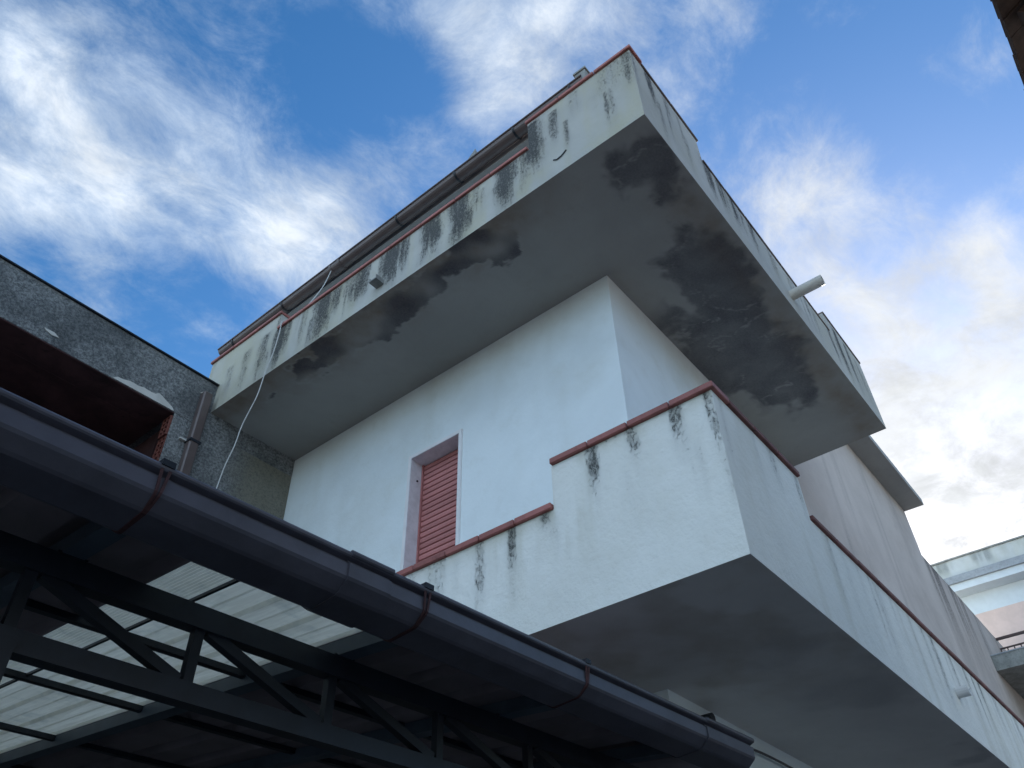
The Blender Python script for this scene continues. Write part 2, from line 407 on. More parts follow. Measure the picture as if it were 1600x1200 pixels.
# ---- door opening with roller shutter
mb = MB(); fwid = .028
for y0, y1, z0, z1 in ((WY0-fwid, WY0, WZ0, WZ1+fwid), (WY1, WY1+fwid, WZ0, WZ1+fwid), (WY0, WY1, WZ1, WZ1+fwid)):
    mb.box(XC-.018, XC+.02, y0, y1, z0, z1)
frame = hpart(mb, 'door_frame', 'frame')
mb = MB(); DEP = .13
mb.box(XC-.016, XC+DEP, WY0-.02, WY0+.004, WZ0, WZ1); mb.box(XC-.016, XC+DEP, WY1-.004, WY1+.02, WZ0, WZ1); mb.box(XC-.016, XC+DEP, WY0+.004, WY1-.004, WZ1-.004, WZ1+.02)
hpart(mb, 'reveal', 'reveal', frame)
mb = MB(); mb.tube([(XC+.06, WY1-.006, 5.33), (XC+.06, WY1-.014, 5.33)], .008, 8)
hpart(mb, 'screw', 'steel', frame)
shut = empty('roller_shutter', (DEP, 0, 0)); shut.parent = house
sm = MB(); h = .0485
sm.extrude([(0, .004), (-.008, .007), (-.011, h*.5), (-.008, h-.006), (0, h-.003), (.008, h-.003), (.008, .004)], WY0-YC+.019, WY1-YC-.019, lambda u, a, b_: (a, u, b_), closed=True)
sme = sm.mesh('shutter_slat', 'slat')
z = WZ1-.006-h
while z > WZ0-.02:
    o = link('shutter_slat', sme, shut); o.location = (0.0, 0, z); z -= h
mb = MB(); mb.box(.02, .03, WY0-YC, WY1-YC, WZ0, WZ1); mb.build('shutter_backing', 'steel', shut)
for a_, b_ in ((WY0+.004, WY0+.018), (WY1-.018, WY1-.004)):
    mb = MB(); mb.box(-.024, .018, a_-YC, b_-YC, WZ0, WZ1-.005); mb.build('guide_rail', 'slat', shut)

# ---- balconies
FRONT_U = [(5.45, .05, 6.75, 6.3, .42), (5.21, .05, 6.8, 6.3, .45), (4.95, .055, 6.85, 6.25, .62), (4.72, .075, 6.8, 6.3, .95), (4.79, .03, 7.0, 6.6, .6),
           (4.17, .075, 6.78, 6.3, 1.0), (4.28, .05, 6.6, 6.3, .5), (3.99, .04, 6.78, 6.5, .8), (3.72, .065, 6.78, 6.5, .9), (3.62, .04, 6.78, 6.6, .7), (3.33, .06, 6.78, 6.4, 1.0),
           (3.18, .045, 6.78, 6.45, .95), (2.9, .075, 6.79, 6.40, 1.0), (2.6, .065, 6.79, 6.28, 1.0), (2.38, .03, 6.72, 6.5, .45),
           (2.15, .075, 6.79, 6.33, .92), (1.92, .07, 7.1, 6.5, .92), (1.69, .035, 7.06, 6.75, .6), (1.5, .03, 7.1, 6.95, .3), (1.17, .09, 7.12, 6.9, .38), (1.03, .05, 7.15, 6.75, .55)]
SIDE_U = [(2.74, .03, 7.15, 6.6, .5), (2.95, .05, 7.15, 6.75, .95), (3.18, .04, 7.12, 6.9, .7), (3.36, .03, 7.1, 6.85, .5), (3.72, .07, 6.88, 6.55, 1.0), (3.9, .05, 6.85, 6.6, .9), (4.1, .05, 6.85, 6.6, .9),
          (4.42, .06, 6.86, 6.6, .8), (4.78, .06, 6.8, 6.6, .6), (5.1, .05, 6.8, 6.6, .5), (5.6, .05, 6.8, 6.6, .5), (6.0, .06, 6.95, 6.5, .95), (6.25, .06, 7.05, 6.4, .95), (6.5, .05, 7.05, 6.45, .8), (6.75, .04, 7.0, 6.5, .6)]
FRONT_L = [(2.85, .04, 3.70, 3.5, .5), (2.63, .045, 3.72, 3.45, .5), (2.70, .05, 3.72, 3.55, .4), (2.375, .045, 3.73, 3.25, .66), (2.165, .032, 3.73, 3.5, .95), (2.165, .02, 3.6, 3.3, .35), (1.955, .05, 3.72, 3.68, .7), (1.905, .03, 3.70, 3.45, .25),
           (1.665, .033, 3.96, 3.74, .9), (1.655, .022, 3.8, 3.6, .35), (1.435, .03, 3.96, 3.86, .75), (1.43, .025, 3.9, 3.7, .3), (1.205, .038, 3.97, 3.82, .95), (1.19, .035, 3.85, 3.68, .38), (1.03, .028, 3.97, 3.55, .85), (1.014, .02, 3.6, 3.4, .4)]
rs = random.Random(11)
SIDE_L = [(2.78, .02, 3.95, 3.6, .4), (3.3, .04, 3.97, 3.85, .5), (3.58, .03, 3.97, 3.75, .5), (3.1, .025, 3.95, 3.7, .25)]
xx = 3.8
while xx < 11.8:
    SIDE_L.append((xx, rs.uniform(.02, .045), 3.72, 3.72-rs.uniform(.12, .5), rs.uniform(.3, .85)*min(1, .45+(xx-3.8)*.14))); xx += rs.uniform(.1, .3)
rs2 = random.Random(5)
FRONT_U += [(rs2.uniform(1.2, 5.5), rs2.uniform(.012, .03), 6.82, rs2.uniform(6.35, 6.65), rs2.uniform(.25, .6)) for _ in range(22)]
SIDE_U += [(rs2.uniform(2.8, 6.8), rs2.uniform(.015, .04), 6.86, rs2.uniform(6.4, 6.7), rs2.uniform(.3, .7)) for _ in range(18)]
FRONT_L += [(rs2.uniform(1.1, 3.4), rs2.uniform(.01, .025), 3.72, rs2.uniform(3.3, 3.6), rs2.uniform(.1, .28)) for _ in range(10)]
def st_front_u(x, y, z):
    s = streaks(y, z, FRONT_U, 1, 1.5)*(.8+.65*fbm(y*12, z*8, 4))
    wsh = .55*sst(fbm(y*3.2, z*1.1, 4), .42, .66)+.35*sst(y, 3.6, 5.6)+.35*sst(fbm(y*8+3, z*.8, 4), .48, .7)
    wsh += .55*np.exp(-((z-6.36)/.12)**2)*sst(fbm(y*2.1+4, z*6, 3), .42, .62)*(1-sst(y, 1.9, 2.2))
    s = np.maximum(s, .42*sst(fbm(y*9, z*1.3, 4), .55, .75)*sst(y, 3.5, 5.4))
    return np.clip(s, 0, 1), np.clip(wsh, 0, .8)
def st_side_u(x, y, z): return np.clip(streaks(x, z, SIDE_U, 2), 0, 1), .35*sst(fbm(x*3, z*1.2, 4), .45, .7)
def st_front_l(x, y, z):
    s = streaks(y, z, FRONT_L, 3, .9, .09)*(.62+.55*fbm(y*14, z*14, 3))
    top = np.where(y < 1.905, 3.97, 3.72)
    wsh = .75*np.exp(-((top-z)/.06)**2)*sst(fbm(y*6, z*3, 3), .35, .6)+.38*sst(fbm(y*7, z*.9, 4), .50, .72)*sst(z, 3.15, 3.6)+.12*sst(fbm(y*2+5, z*2, 4), .45, .65)
    s = np.maximum(s, .35*np.exp(-((top-z)/.03)**2)*sst(fbm(y*9+3, z*3, 3), .4, .7))
    return np.clip(s, 0, 1), np.clip(wsh, 0, .8)
def st_side_l(x, y, z):
    return np.clip(streaks(x, z, SIDE_L, 4), 0, 1), np.clip(.35*sst(fbm(x*5, z*.7, 4), .5, .75)+.4*sst(x, 4.5, 9)*fbm(x*3, z), 0, .7)
def parapet(zb, front, side, ff, fs, res, mat, bal, th=.12):
    """front: list of (y0, y1, ztop); side: list of (x0, x1, ztop); outer faces gridded so dirt can sit on them"""
    mb = MB()
    for i, (y0, y1, zt) in enumerate(front):
        mb.grid((XB, y0, zb), (0, y1-y0, 0), (0, 0, zt-zb), max(2, int((y1-y0)/res)), max(2, int((zt-zb)/res)), ff, flip=True)
        mb.box(XB+.0005, XB+th, y0, y1, zb+.02, zt, skip=('-x',)+(('-y',) if i == 0 else ()))
    for i, (x0, x1, zt) in enumerate(side):
        mb.grid((x0, YB, zb), (x1-x0, 0, 0), (0, 0, zt-zb), max(2, int((x1-x0)/res/1.4)), max(2, int((zt-zb)/res)), fs)
        xs = x0+th if i == 0 else x0
        mb.box(xs, x1, YB+.0005, YB+th, zb+.02, zt, skip=('-y',)+(('-x',) if i == 0 else ()))
    return hpart(mb, 'parapet', mat, bal)
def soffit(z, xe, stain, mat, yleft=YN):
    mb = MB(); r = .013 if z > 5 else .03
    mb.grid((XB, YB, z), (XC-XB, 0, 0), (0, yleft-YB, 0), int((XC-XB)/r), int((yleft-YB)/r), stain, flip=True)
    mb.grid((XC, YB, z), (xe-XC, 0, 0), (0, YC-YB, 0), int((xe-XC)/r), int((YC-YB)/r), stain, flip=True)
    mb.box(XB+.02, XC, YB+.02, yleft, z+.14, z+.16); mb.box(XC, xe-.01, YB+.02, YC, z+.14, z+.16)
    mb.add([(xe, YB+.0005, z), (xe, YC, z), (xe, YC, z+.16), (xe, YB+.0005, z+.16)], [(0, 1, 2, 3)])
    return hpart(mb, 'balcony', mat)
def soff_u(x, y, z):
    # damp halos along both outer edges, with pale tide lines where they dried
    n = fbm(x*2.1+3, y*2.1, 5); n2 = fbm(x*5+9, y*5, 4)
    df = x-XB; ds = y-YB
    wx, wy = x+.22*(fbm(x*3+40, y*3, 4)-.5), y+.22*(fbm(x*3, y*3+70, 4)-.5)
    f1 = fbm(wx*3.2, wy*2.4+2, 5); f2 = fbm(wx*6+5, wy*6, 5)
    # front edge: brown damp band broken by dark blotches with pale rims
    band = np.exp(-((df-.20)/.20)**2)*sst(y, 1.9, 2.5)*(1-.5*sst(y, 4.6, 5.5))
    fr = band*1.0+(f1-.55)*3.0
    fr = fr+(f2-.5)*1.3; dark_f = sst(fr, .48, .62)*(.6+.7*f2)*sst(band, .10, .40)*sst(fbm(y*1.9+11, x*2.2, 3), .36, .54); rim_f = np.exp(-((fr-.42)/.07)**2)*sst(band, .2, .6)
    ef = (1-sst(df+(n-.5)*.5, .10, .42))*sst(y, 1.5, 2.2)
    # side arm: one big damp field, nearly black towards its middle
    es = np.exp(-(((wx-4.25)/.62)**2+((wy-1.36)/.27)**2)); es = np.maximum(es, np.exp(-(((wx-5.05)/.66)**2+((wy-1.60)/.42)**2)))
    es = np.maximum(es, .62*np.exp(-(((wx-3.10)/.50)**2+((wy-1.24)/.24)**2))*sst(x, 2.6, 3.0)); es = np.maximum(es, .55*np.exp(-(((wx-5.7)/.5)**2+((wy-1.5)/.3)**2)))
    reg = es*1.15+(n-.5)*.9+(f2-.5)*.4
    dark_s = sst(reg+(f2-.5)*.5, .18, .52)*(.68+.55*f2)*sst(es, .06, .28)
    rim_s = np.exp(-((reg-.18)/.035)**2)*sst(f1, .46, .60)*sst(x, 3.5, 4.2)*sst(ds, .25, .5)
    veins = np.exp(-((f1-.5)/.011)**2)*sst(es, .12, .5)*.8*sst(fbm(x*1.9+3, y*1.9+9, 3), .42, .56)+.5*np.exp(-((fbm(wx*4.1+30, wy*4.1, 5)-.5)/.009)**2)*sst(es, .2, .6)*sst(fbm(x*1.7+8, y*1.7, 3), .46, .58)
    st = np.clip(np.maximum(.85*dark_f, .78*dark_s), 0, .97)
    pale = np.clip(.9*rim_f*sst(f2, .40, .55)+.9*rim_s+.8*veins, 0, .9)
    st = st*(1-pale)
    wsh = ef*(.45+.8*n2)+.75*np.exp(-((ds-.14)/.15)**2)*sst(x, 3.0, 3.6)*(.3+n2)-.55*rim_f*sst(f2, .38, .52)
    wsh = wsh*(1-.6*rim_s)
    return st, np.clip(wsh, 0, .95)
def soff_l(x, y, z):
    n = fbm(x*1.6+2, y*1.6, 5); n2 = fbm(x*4+9, y*4, 4)
    st = .35*sst(n, .5, .75)+.5*sst(n2, .6, .75)*sst(x, 5, 6.2)
    return np.clip(st, 0, .8), np.clip(.5*sst(n2, .45, .7)*(1-sst(x, 3.6, 4.4)), 0, .7)
ZH, ZL = 7.15, 6.81          # upper coping undersides (high, low)
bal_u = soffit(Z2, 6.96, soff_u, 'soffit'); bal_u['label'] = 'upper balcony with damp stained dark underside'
parapet(Z2, [(YB, 1.925, ZH), (1.925, 4.79, ZL), (4.79, 5.595, 7.02)], [(XB, 3.655, ZH), (3.655, 6.03, ZL+.06), (6.03, 6.96, 7.12)], st_front_u, st_side_u, .012, 'parapet', bal_u)
mb = MB(); mb.grid((XB, 5.595, 6.60), (0, .235, 0), (0, 0, .42), 16, 30, st_front_u, flip=True); mb.box(XB+.0005, XB+.12, 5.595, 5.83, 6.60, 7.02, skip=('-x', '-y'))
hpart(mb, 'parapet', 'parapet', bal_u)['label'] = 'short end of the parapet above the neighbour wall'
LH, LL = 3.965, 3.715
bal_l = soffit(Z1, 11.9, soff_l, 'low_soffit'); bal_l['label'] = 'lower balcony with plain dark underside'
parapet(Z1, [(YB, 1.905, LH), (1.905, 5.595, LL)], [(XB, 3.62, LH), (3.62, 11.9, LL)], st_front_l, st_side_l, .012, 'low_parapet', bal_l)
# soffit end caps closed above by the balcony floors
# ---- coping tiles, one object each
_cop = {}
def coping(bal, axis, a, b, zt, L, th, over=.02, mat='tile', wid=.165):
    n = max(1, round(abs(b-a)/L)); l = abs(b-a)/n
    key = (axis, round(l, 4), th, mat)
    if key not in _cop:
        mb = MB(); gap = .006
        if axis == 'y': mb.box(-over, wid-over, gap/2, l-gap/2, 0, th)
        else: mb.box(gap/2, l-gap/2, -over, wid-over, 0, th)
        _cop[key] = mb.mesh('coping_tile', mat, bevel=.004)
    for i in range(n):
        o = link('coping_tile', _cop[key], bal)
        s0 = min(a, b)+i*l
        p = (XB, s0, zt) if axis == 'y' else (s0, YB, zt)
        o.location = (p[0]-XC, p[1]-YC, p[2]+.0015+random.uniform(-.001, .001))
        o.rotation_euler = (random.uniform(-.003, .003), random.uniform(-.003, .003), random.uniform(-.004, .004))
T = .03
coping(bal_u, 'y', YB-.022, 1.94, ZH, .33, T); coping(bal_u, 'y', 1.93, 4.785, ZL, .34, T); coping(bal_u, 'y', 4.775, 5.85, 7.02, .33, T)
coping(bal_u, 'x', XB+.15, 3.68, ZH, .33, .024, .012, 'coping_grey'); coping(bal_u, 'x', 3.66, 6.025, ZL+.06, .34, .022, .010, 'coping_grey'); coping(bal_u, 'x', 6.03, 6.97, 7.12, .33, .022, .010, 'coping_grey')
coping(bal_l, 'y', YB-.022, 1.905, LH, .228, .034); coping(bal_l, 'y', 1.908, 5.59, LL, .229, .034)
coping(bal_l, 'x', XB+.15, 3.62, LH, .25, .03, .018, 'tile_shaded'); coping(bal_l, 'x', 3.625, 11.9, LL, .30, .028, .016, 'tile_shaded')

# ---- spouts, pipe and wire on the balconies
mb = MB(); a0 = 3.43                                                           # square spout on the upper front face
mb.box(XB-.085, XB+.01, a0-.042, a0+.042, 6.41, 6.422); mb.box(XB-.085, XB+.01, a0-.042, a0-.034, 6.422, 6.455); mb.box(XB-.085, XB+.01, a0+.034, a0+.042, 6.422, 6.455)
hpart(mb, 'drain_spout', 'concrete', bal_u)
mb = MB()
ring = [(math.cos(k*math.pi/12)*.045, math.sin(k*math.pi/12)*.045) for k in range(24)]; ringi = [(x*.86, y*.86) for x, y in ring]
def pipe(x, z, y0, y1):
    vs = []
    for rg_, yy in ((ring, y0), (ring, y1), (ringi, y1), (ringi, y1+.05)):
        vs += [(x+p_[0], yy, z+p_[1]) for p_ in rg_]
    fs = []
    for r_ in range(3): fs += [(r_*24+k, r_*24+(k+1) % 24, (r_+1)*24+(k+1) % 24, (r_+1)*24+k) for k in range(24)]
    fs.append(tuple(range(72, 96))); mb.add(vs, fs)
pipe(5.0, 6.50, YB+.01, YB-.27)
hpart(mb, 'drain_pipe', 'pvc', bal_u, smooth=False)
mb = MB(); pr = [(math.cos(R(k))*.04, math.sin(R(k))*.04) for k in range(-200, 21, 20)]; pri = [(x*.85, y*.85) for x, y in pr[::-1]]
mb.extrude(pr+pri, YB+.01, YB-.075, lambda u, a, b_: (5.55+a, u, 3.41+b_), closed=True)
hpart(mb, 'drain_spout', 'frame', bal_l)
mb = MB(); mb.tube([(XB-.003, 1.72, 6.47), (XB-.006, 1.69, 6.445), (XB-.007, 1.65, 6.45), (XB-.004, 1.61, 6.485)], .005, 6)
hpart(mb, 'loose_wire', 'steel', bal_u)

# ---- roof with overhanging eave, tiles, gutter and chimneys
mb = MB(); EX, EY = 3.34, 1.665
prof_z0, prof_z1 = 8.2, 8.30
mb.box(EX, 12.02, EY, 6.9, prof_z0, prof_z1)
roof = hpart(mb, 'roof', 'eave'); roof['label'] = 'tiled roof with grey overhanging eave'
mb = MB()
mb.add([(EX+.03, EY+.02, 8.305), (12.0, EY+.02, 8.305), (12.0, 6.9, 8.305), (EX+.03, 6.9, 8.305), (7.5, EY+2, 9.0), (9.0, EY+2, 9.0)], [(0, 1, 5, 4), (1, 2, 5), (2, 3, 4, 5), (3, 0, 4), (3, 2, 1, 0)])
hpart(mb, 'roof_covering', 'clay_far', roof)
tm = MB(); tp = [(math.cos(R(k))*.075, math.sin(R(k))*.045) for k in range(0, 181, 30)]; tpi = [(x*.8, y*.7) for x, y in tp[::-1]]
tm.extrude(tp+tpi, -.05, .35, lambda u, a, b_: (a, u, b_), closed=True); tme = tm.mesh('eave_tile', 'clay_far')
x = EX+.1
while x < 12.0:
    o = link('eave_tile', tme, roof); o.location = (x-XC, EY+.07-YC+random.uniform(-.012, .012), 8.298+random.uniform(0, .006)); x += .165
gsl = lambda y: .075*(1-(y-EY)/5.2)
mb = MB(); GX, GZ, GR = 3.262, 8.215, .064
pf = [(GX-GR+math.cos(a_)*.009-.004, GZ+.004+math.sin(a_)*.009) for a_ in [R(q) for q in range(0, 330, 40)]]
pf += [(GX-GR*math.cos(R(q)), GZ-GR*math.sin(R(q))) for q in range(0, 181, 18)]+[(GX+GR, GZ+.04)]
pin = [(GX+GR-.004, GZ+.04)]+[(GX+(GR-.004)*math.cos(R(q)), GZ-(GR-.004)*math.sin(R(q))) for q in range(0, 181, 18)]
mb.extrude(pf+pin, EY+.0, 6.86, lambda u, a, b_: (a, u, b_+gsl(u)), closed=True)
gut = hpart(mb, 'gutter', 'brown_metal')
def strap(cx, cz, r, y, wdt, lip=.02):
    q = MB(); pts = [(cx-r*math.cos(R(k)), cz-r*math.sin(R(k))) for k in range(-35, 181, 12)]
    pin_ = [(cx-(r-.004)*math.cos(R(k)), cz-(r-.004)*math.sin(R(k))) for k in range(180, -36, -12)]
    q.extrude(pts+pin_, y-wdt/2, y+wdt/2, lambda u, a, b_: (a, u, b_+gsl(u)), closed=True); return q
for y in (1.80, 2.44, 3.16, 3.95, 5.72, 6.60):
    hpart(strap(GX, GZ, GR+.007, y, .022), 'gutter_strap', 'steel', gut)
for y in (4.80, 4.93): hpart(strap(GX, GZ, GR+.008, y, .03), 'gutter_strap', 'brown_metal', gut)
hpart(strap(GX, GZ, GR+.004, 4.865, .16), 'gutter_sleeve', 'brown_metal', gut)
mb = MB(); mb.box(3.31, 3.42, 1.68, 1.79, 8.31, 8.60); mb.box(3.298, 3.432, 1.668, 1.802, 8.60, 8.625)
hpart(mb, 'chimney', 'concrete', roof)
mb = MB(); mb.tube([(3.37, 3.05, 8.31), (3.37, 3.05, 8.56)], .04, 10); mb.add([(3.32, 3.0, 8.56), (3.42, 3.0, 8.56), (3.42, 3.10, 8.56), (3.32, 3.10, 8.56), (3.37, 3.05, 8.76)], [(0, 1, 4), (1, 2, 4), (2, 3, 4), (3, 0, 4), (3, 2, 1, 0)])
hpart(mb, 'roof_vent', 'concrete', roof)

# ---- white cable from the roof gutter over the parapet
def curve(pts, r, n=8, sub=8):
    ps = [Vector(p) for p in pts]; out = []
    for i in range(len(ps)-1):
        p0, p1, p2, p3 = ps[max(i-1, 0)], ps[i], ps[i+1], ps[min(i+2, len(ps)-1)]
        for k in range(sub):
            t_ = k/sub; out.append(.5*((2*p1)+(-p0+p2)*t_+(2*p0-5*p1+4*p2-p3)*t_*t_+(-p0+3*p1-3*p2+p3)*t_**3))
    out.append(ps[-1]); return MB().tube(out, r, n)
tag(curve([(3.20, 4.89, 8.13), (3.08, 4.79, 7.72), (2.98, 4.755, 7.43), (2.88, 4.74, 7.16), (2.76, 4.70, 6.87), (2.682, 4.70, 6.85), (2.684, 4.71, 6.72), (2.69, 4.74, 6.5), (2.692, 4.80, 6.28),
           (2.69, 4.835, 6.05), (2.68, 4.93, 5.80), (2.675, 4.965, 5.58), (2.67, 5.02, 5.42), (2.67, 5.06, 5.22), (2.66, 5.10, 4.9), (2.64, 5.12, 3.2), (2.6, 5.13, 3.06)], .0048).build('cable', 'white_cable'),
    'thin white cable hanging from the roof gutter over the upper balcony', 'cable')

# ---- bracket with wires under the lower balcony
br = MB(); br.tube([(3.985, YC-.005, 3.06), (3.985, YC-.07, 3.06)], .028, 12); br.tube([(3.985, YC-.06, 3.05), (3.90, YC-.065, 2.93)], .006, 6)
bo = br.build('wire_bracket', 'steel')
tag(bo, 'small dark wall bracket holding thin wires under the lower balcony', 'bracket')
tag(curve([(4.0, YC-.03, 3.05), (4.4, YC-.03, 3.03), (4.9, YC-.03, 3.04), (6.5, YC-.03, 3.02), (9, YC-.03, 3.04)], .007, 6, 6).build('wall_wire', 'steel'), 'thin dark wire running along the ground floor side wall', 'wire')

# ================================================================ GREY NEIGHBOUR
NB = (0.0, YN, 0)
nb = empty('neighbour_building', NB, label='dark grey roughcast building with a deep maroon opening', cat='building')
def npart(mb, name, mat, parent=None, **kw):
    mb.v = [(x-NB[0], y-NB[1], z) for x, y, z in mb.v]; return mb.build(name, mat, parent or nb, **kw)
NT_, NBZ, JX = 6.60, 6.10, 2.40
def nb_st(x, y, z): return x*0, sst(x+.25*(fbm(x*6, z*6)-.5), 2.95, 3.3)
mb = MB()
mb.grid((JX, YN, 0), (XC-.003-JX, 0, 0), (0, 0, NBZ), 40, 60, nb_st)
mb.add([(JX, YN, 0), (JX, YN+.30, 0), (JX, YN+.30, 4.6), (JX, YN, 4.6)], [(3, 2, 1, 0)])
mb.add([(XC-.003, YN, 0), (XC-.003, 11, 0), (XC-.003, 11, NBZ), (XC-.003, YN, NBZ)], [(0, 1, 2, 3)])
mb.box(-9, JX, YN, YN+.3, 0, 4.6)
mb.add([(-9, 11, 0), (XC-.003, 11, 0), (XC-.003, 11, NT_), (-9, 11, NT_)], [(0, 1, 2, 3)])
npart(mb, 'wall', 'roughcast')
mb = MB(); mb.box(-9, XC-.003, YN-.004, 11, NBZ, NT_)
bm_ = npart(mb, 'roof_beam', 'roughcast')
mb = MB(); mb.box(-9, 2.76, YN-.025, 11, NT_+.002, NT_+.014); npart(mb, 'roof_flashing', 'steel')
mb = MB()
mb.box(-9, JX-.004, YN+.30, 10.9, NBZ-.012, NBZ-.002)                           # ceiling of the opening
mb.box(-9, JX-.002, YN+.002, YN+.30, NBZ-.010, NBZ-.001)
mb.box(-9, JX, YN+2.2, YN+2.3, 4.6, NBZ-.012); mb.box(JX+.05, JX+.1, YN+.30, YN+2.2, 4.6, NBZ-.012); mb.box(-9, JX+.05, YN+.3, YN+2.2, 4.55, 4.6)
npart(mb, 'loggia_lining', 'maroon')
# bare hollow bricks in the jamb
mb = MB(); bh, bd = .20, .115
fr = .010
for ci in range(3):
    y0 = ci*(bd/2-.002)
for k in range(3): mb.box(0, .10, k*(bd-fr)/2, k*(bd-fr)/2+fr, 0, bh)
for k in range(5): mb.box(0.001, .10, .001, bd-.001, k*(bh-fr)/4+.0004, k*(bh-fr)/4+fr-.0004)
mb.box(.06, .10, .002, bd-.002, .002, bh-.002)
bme = mb.mesh('brick', 'brick')
zb = NBZ-.03-bh
while zb > 4.6:
    o = link('brick', bme, nb); o.location = (JX-.012+random.uniform(-.008, .006), .012, zb); o.rotation_euler = (0, random.uniform(-.02, .02), random.uniform(-.03, .03)); zb -= bh+.012
# peeled patches of pale plaster on the beam edge (thin irregular flakes)
def flake(pts, th=.006):
    q = MB(); n = len(pts); vs = [(x, YN-.004-th, z) for x, z in pts]+[(x, YN-.003, z) for x, z in pts]
    q.add(vs, [tuple(range(n))]+[(i, n+i, n+(i+1) % n, (i+1) % n) for i in range(n)]); return q
npart(flake([(1.82, 6.103), (2.385, 6.103), (2.36, 6.135), (2.30, 6.16), (2.25, 6.185), (2.215, 6.196), (2.19, 6.172), (2.15, 6.165), (2.08, 6.17), (2.03, 6.155), (1.96, 6.16), (1.90, 6.14), (1.85, 6.135)]), 'plaster_patch', 'patch')
npart(flake([(1.20, 6.21), (1.28, 6.215), (1.33, 6.19), (1.27, 6.18), (1.22, 6.195)]), 'plaster_patch', 'patch')
npart(flake([(2.56, 6.43), (2.63, 6.435), (2.61, 6.475), (2.585, 6.455)]), 'plaster_patch', 'patch')
mb = MB(); mb.box(2.565, 2.655, YN-.085, YN-.006, 0, 6.425)
dp = npart(mb, 'downpipe', 'brown_metal', bevel=.012)
mb = MB(); mb.box(2.558, 2.662, YN-.092, YN-.005, 5.86, 5.885); npart(mb, 'pipe_collar', 'steel', dp)
mb = MB(); mb.box(2.50, 2.562, YN-.03, YN-.004, 5.872, 5.884); npart(mb, 'pipe_bracket', 'patch', dp)

# ================================================================ CARPORT
CY = R(-2.6); CO = 1.6267                                                       # yaw and distance of the gutter lip from the eye
ux = Vector((math.cos(CY), math.sin(CY), 0)); uy = Vector((-math.sin(CY), math.cos(CY), 0))
base = uy*CO
cp = empty('carport', (base.x, base.y, 0), CY, label='dark steel carport with a brown gutter and one translucent roof strip', cat='carport')
ZG, SL = 2.70, .09
def zs(y): return ZG+SL*y
# roof sheets: ribbed steel, running up from the gutter
def sheet(name, x0, x1, mat, y0, y1, pitch, rh):
    mb = MB(); prof = []; x = x0
    while x < x1-.01:
        p_ = min(pitch, x1-x)
        if name == 'translucent_sheet': prof += [(x, 0), (x+.055, 0), (x+.060, .004), (x+.065, 0), (x+p_-.030, 0), (x+p_-.022, .012), (x+p_-.010, .012)] if x > x0+.09 or p_ < pitch*.95 else sum([[(x+k*.0125, 0), (x+k*.0125+.006, .004)] for k in range(11)], [])
        else: prof += [(x, 0), (x+p_*.62, 0), (x+p_*.70, rh), (x+p_*.90, rh)] if p_ > pitch*.95 else [(x, 0), (x+p_*.98, 0)]
        x += pitch
    prof.append((x1, 0))
    full = prof+[(a, b_+.004) for a, b_ in prof[::-1]] if name == 'roof_sheet' else prof
    mb.extrude(full, y0, y1, lambda u, a, b_: (a, u, zs(u)+b_), closed=name == 'roof_sheet', caps=False)
    return mb.build(name, mat, cp)
edges = [-3.6, -2.7, -1.8, -.9, 0.0, .914]
for a_, b_ in zip(edges[:-1], edges[1:]): sheet('roof_sheet', a_+.001, b_-.001, 'sheet', .10, 3.84, .225, .03)
ts = sheet('translucent_sheet', .914, 1.53, 'translucent', .10, 3.84, .154, .022)
ts['label'] = 'pale translucent ribbed roof strip'
mb = MB(); mb.bar((1.055, .12, zs(.12)-.006), (1.055, 3.83, zs(3.83)-.006), .010, .010); mb.build('seam', 'steel', ts)
sheet('roof_sheet', 3.421, 3.555, 'sheet', .10, .80, .3, .03)
for a_, b_ in ((1.531, 2.43), (2.431, 3.42)): sheet('roof_sheet', a_, b_, 'sheet', .10, 3.84, .225, .03)
# rafters up the slope
def beam(name, a, b_, wdt, hgt, mat, parent=cp): return MB().bar(a, b_, wdt, hgt).build(name, mat, parent)
for x in (-2.35, -1.55, -.78, .655, 1.56, 2.33, 3.10):
    z0 = .004
    beam('rafter', (x, .16, zs(.16)-.028), (x, 3.82, zs(3.82)-.028), .06, .05, 'rafter')
for y in (1.02, 1.775, 2.6, 3.4):
    beam('purlin', (-3.6, y, zs(y)-.014), (3.40, y, zs(y)-.014), .03, .022, 'steel')
# trusses along the gutter
def truss(y, drop, x0, x1):
    t_ = empty('truss', (0, y, 0)); t_.parent = cp
    zt = zs(y)-.055; zb = zt-drop
    beam('top_chord', (x0, 0, zt-.033), (x1, 0, zt-.033), .05, .066, 'steel', t_); beam('bottom_chord', (x0, 0, zb-.03), (x1, 0, zb-.03), .05, .055, 'steel', t_)
    x = .58
    while x-.48 > x0: x -= .4775
    first = True
    while x < x1:
        beam('upright', (x, 0, zb), (x, 0, zt-.06), .028, .03, 'steel', t_)
        if x+.47 < x1: beam('brace', (x+.03, 0, zt-.06), (x+.45, 0, zb), .03, .03, 'steel', t_)
        x += .4775
    for xg in (.655, 1.56, 2.33, 3.10):
        beam('gusset', (xg-.04, 0, zt+.0005), (xg+.04, 0, zt+.0005), .06, .006, 'steel', t_)
truss(.5, .215, -3.5, 3.36)
for x in (-2.9, .56, 3.27):
    p_ = beam('post', (x, .5, 0), (x, .5, zs(.5)-.30), .08, .08, 'steel', cp)
for x in (-2.9, .5, 3.2): beam('post', (x, 3.7, 0), (x, 3.7, zs(3.7)-.055), .08, .08, 'steel', cp)
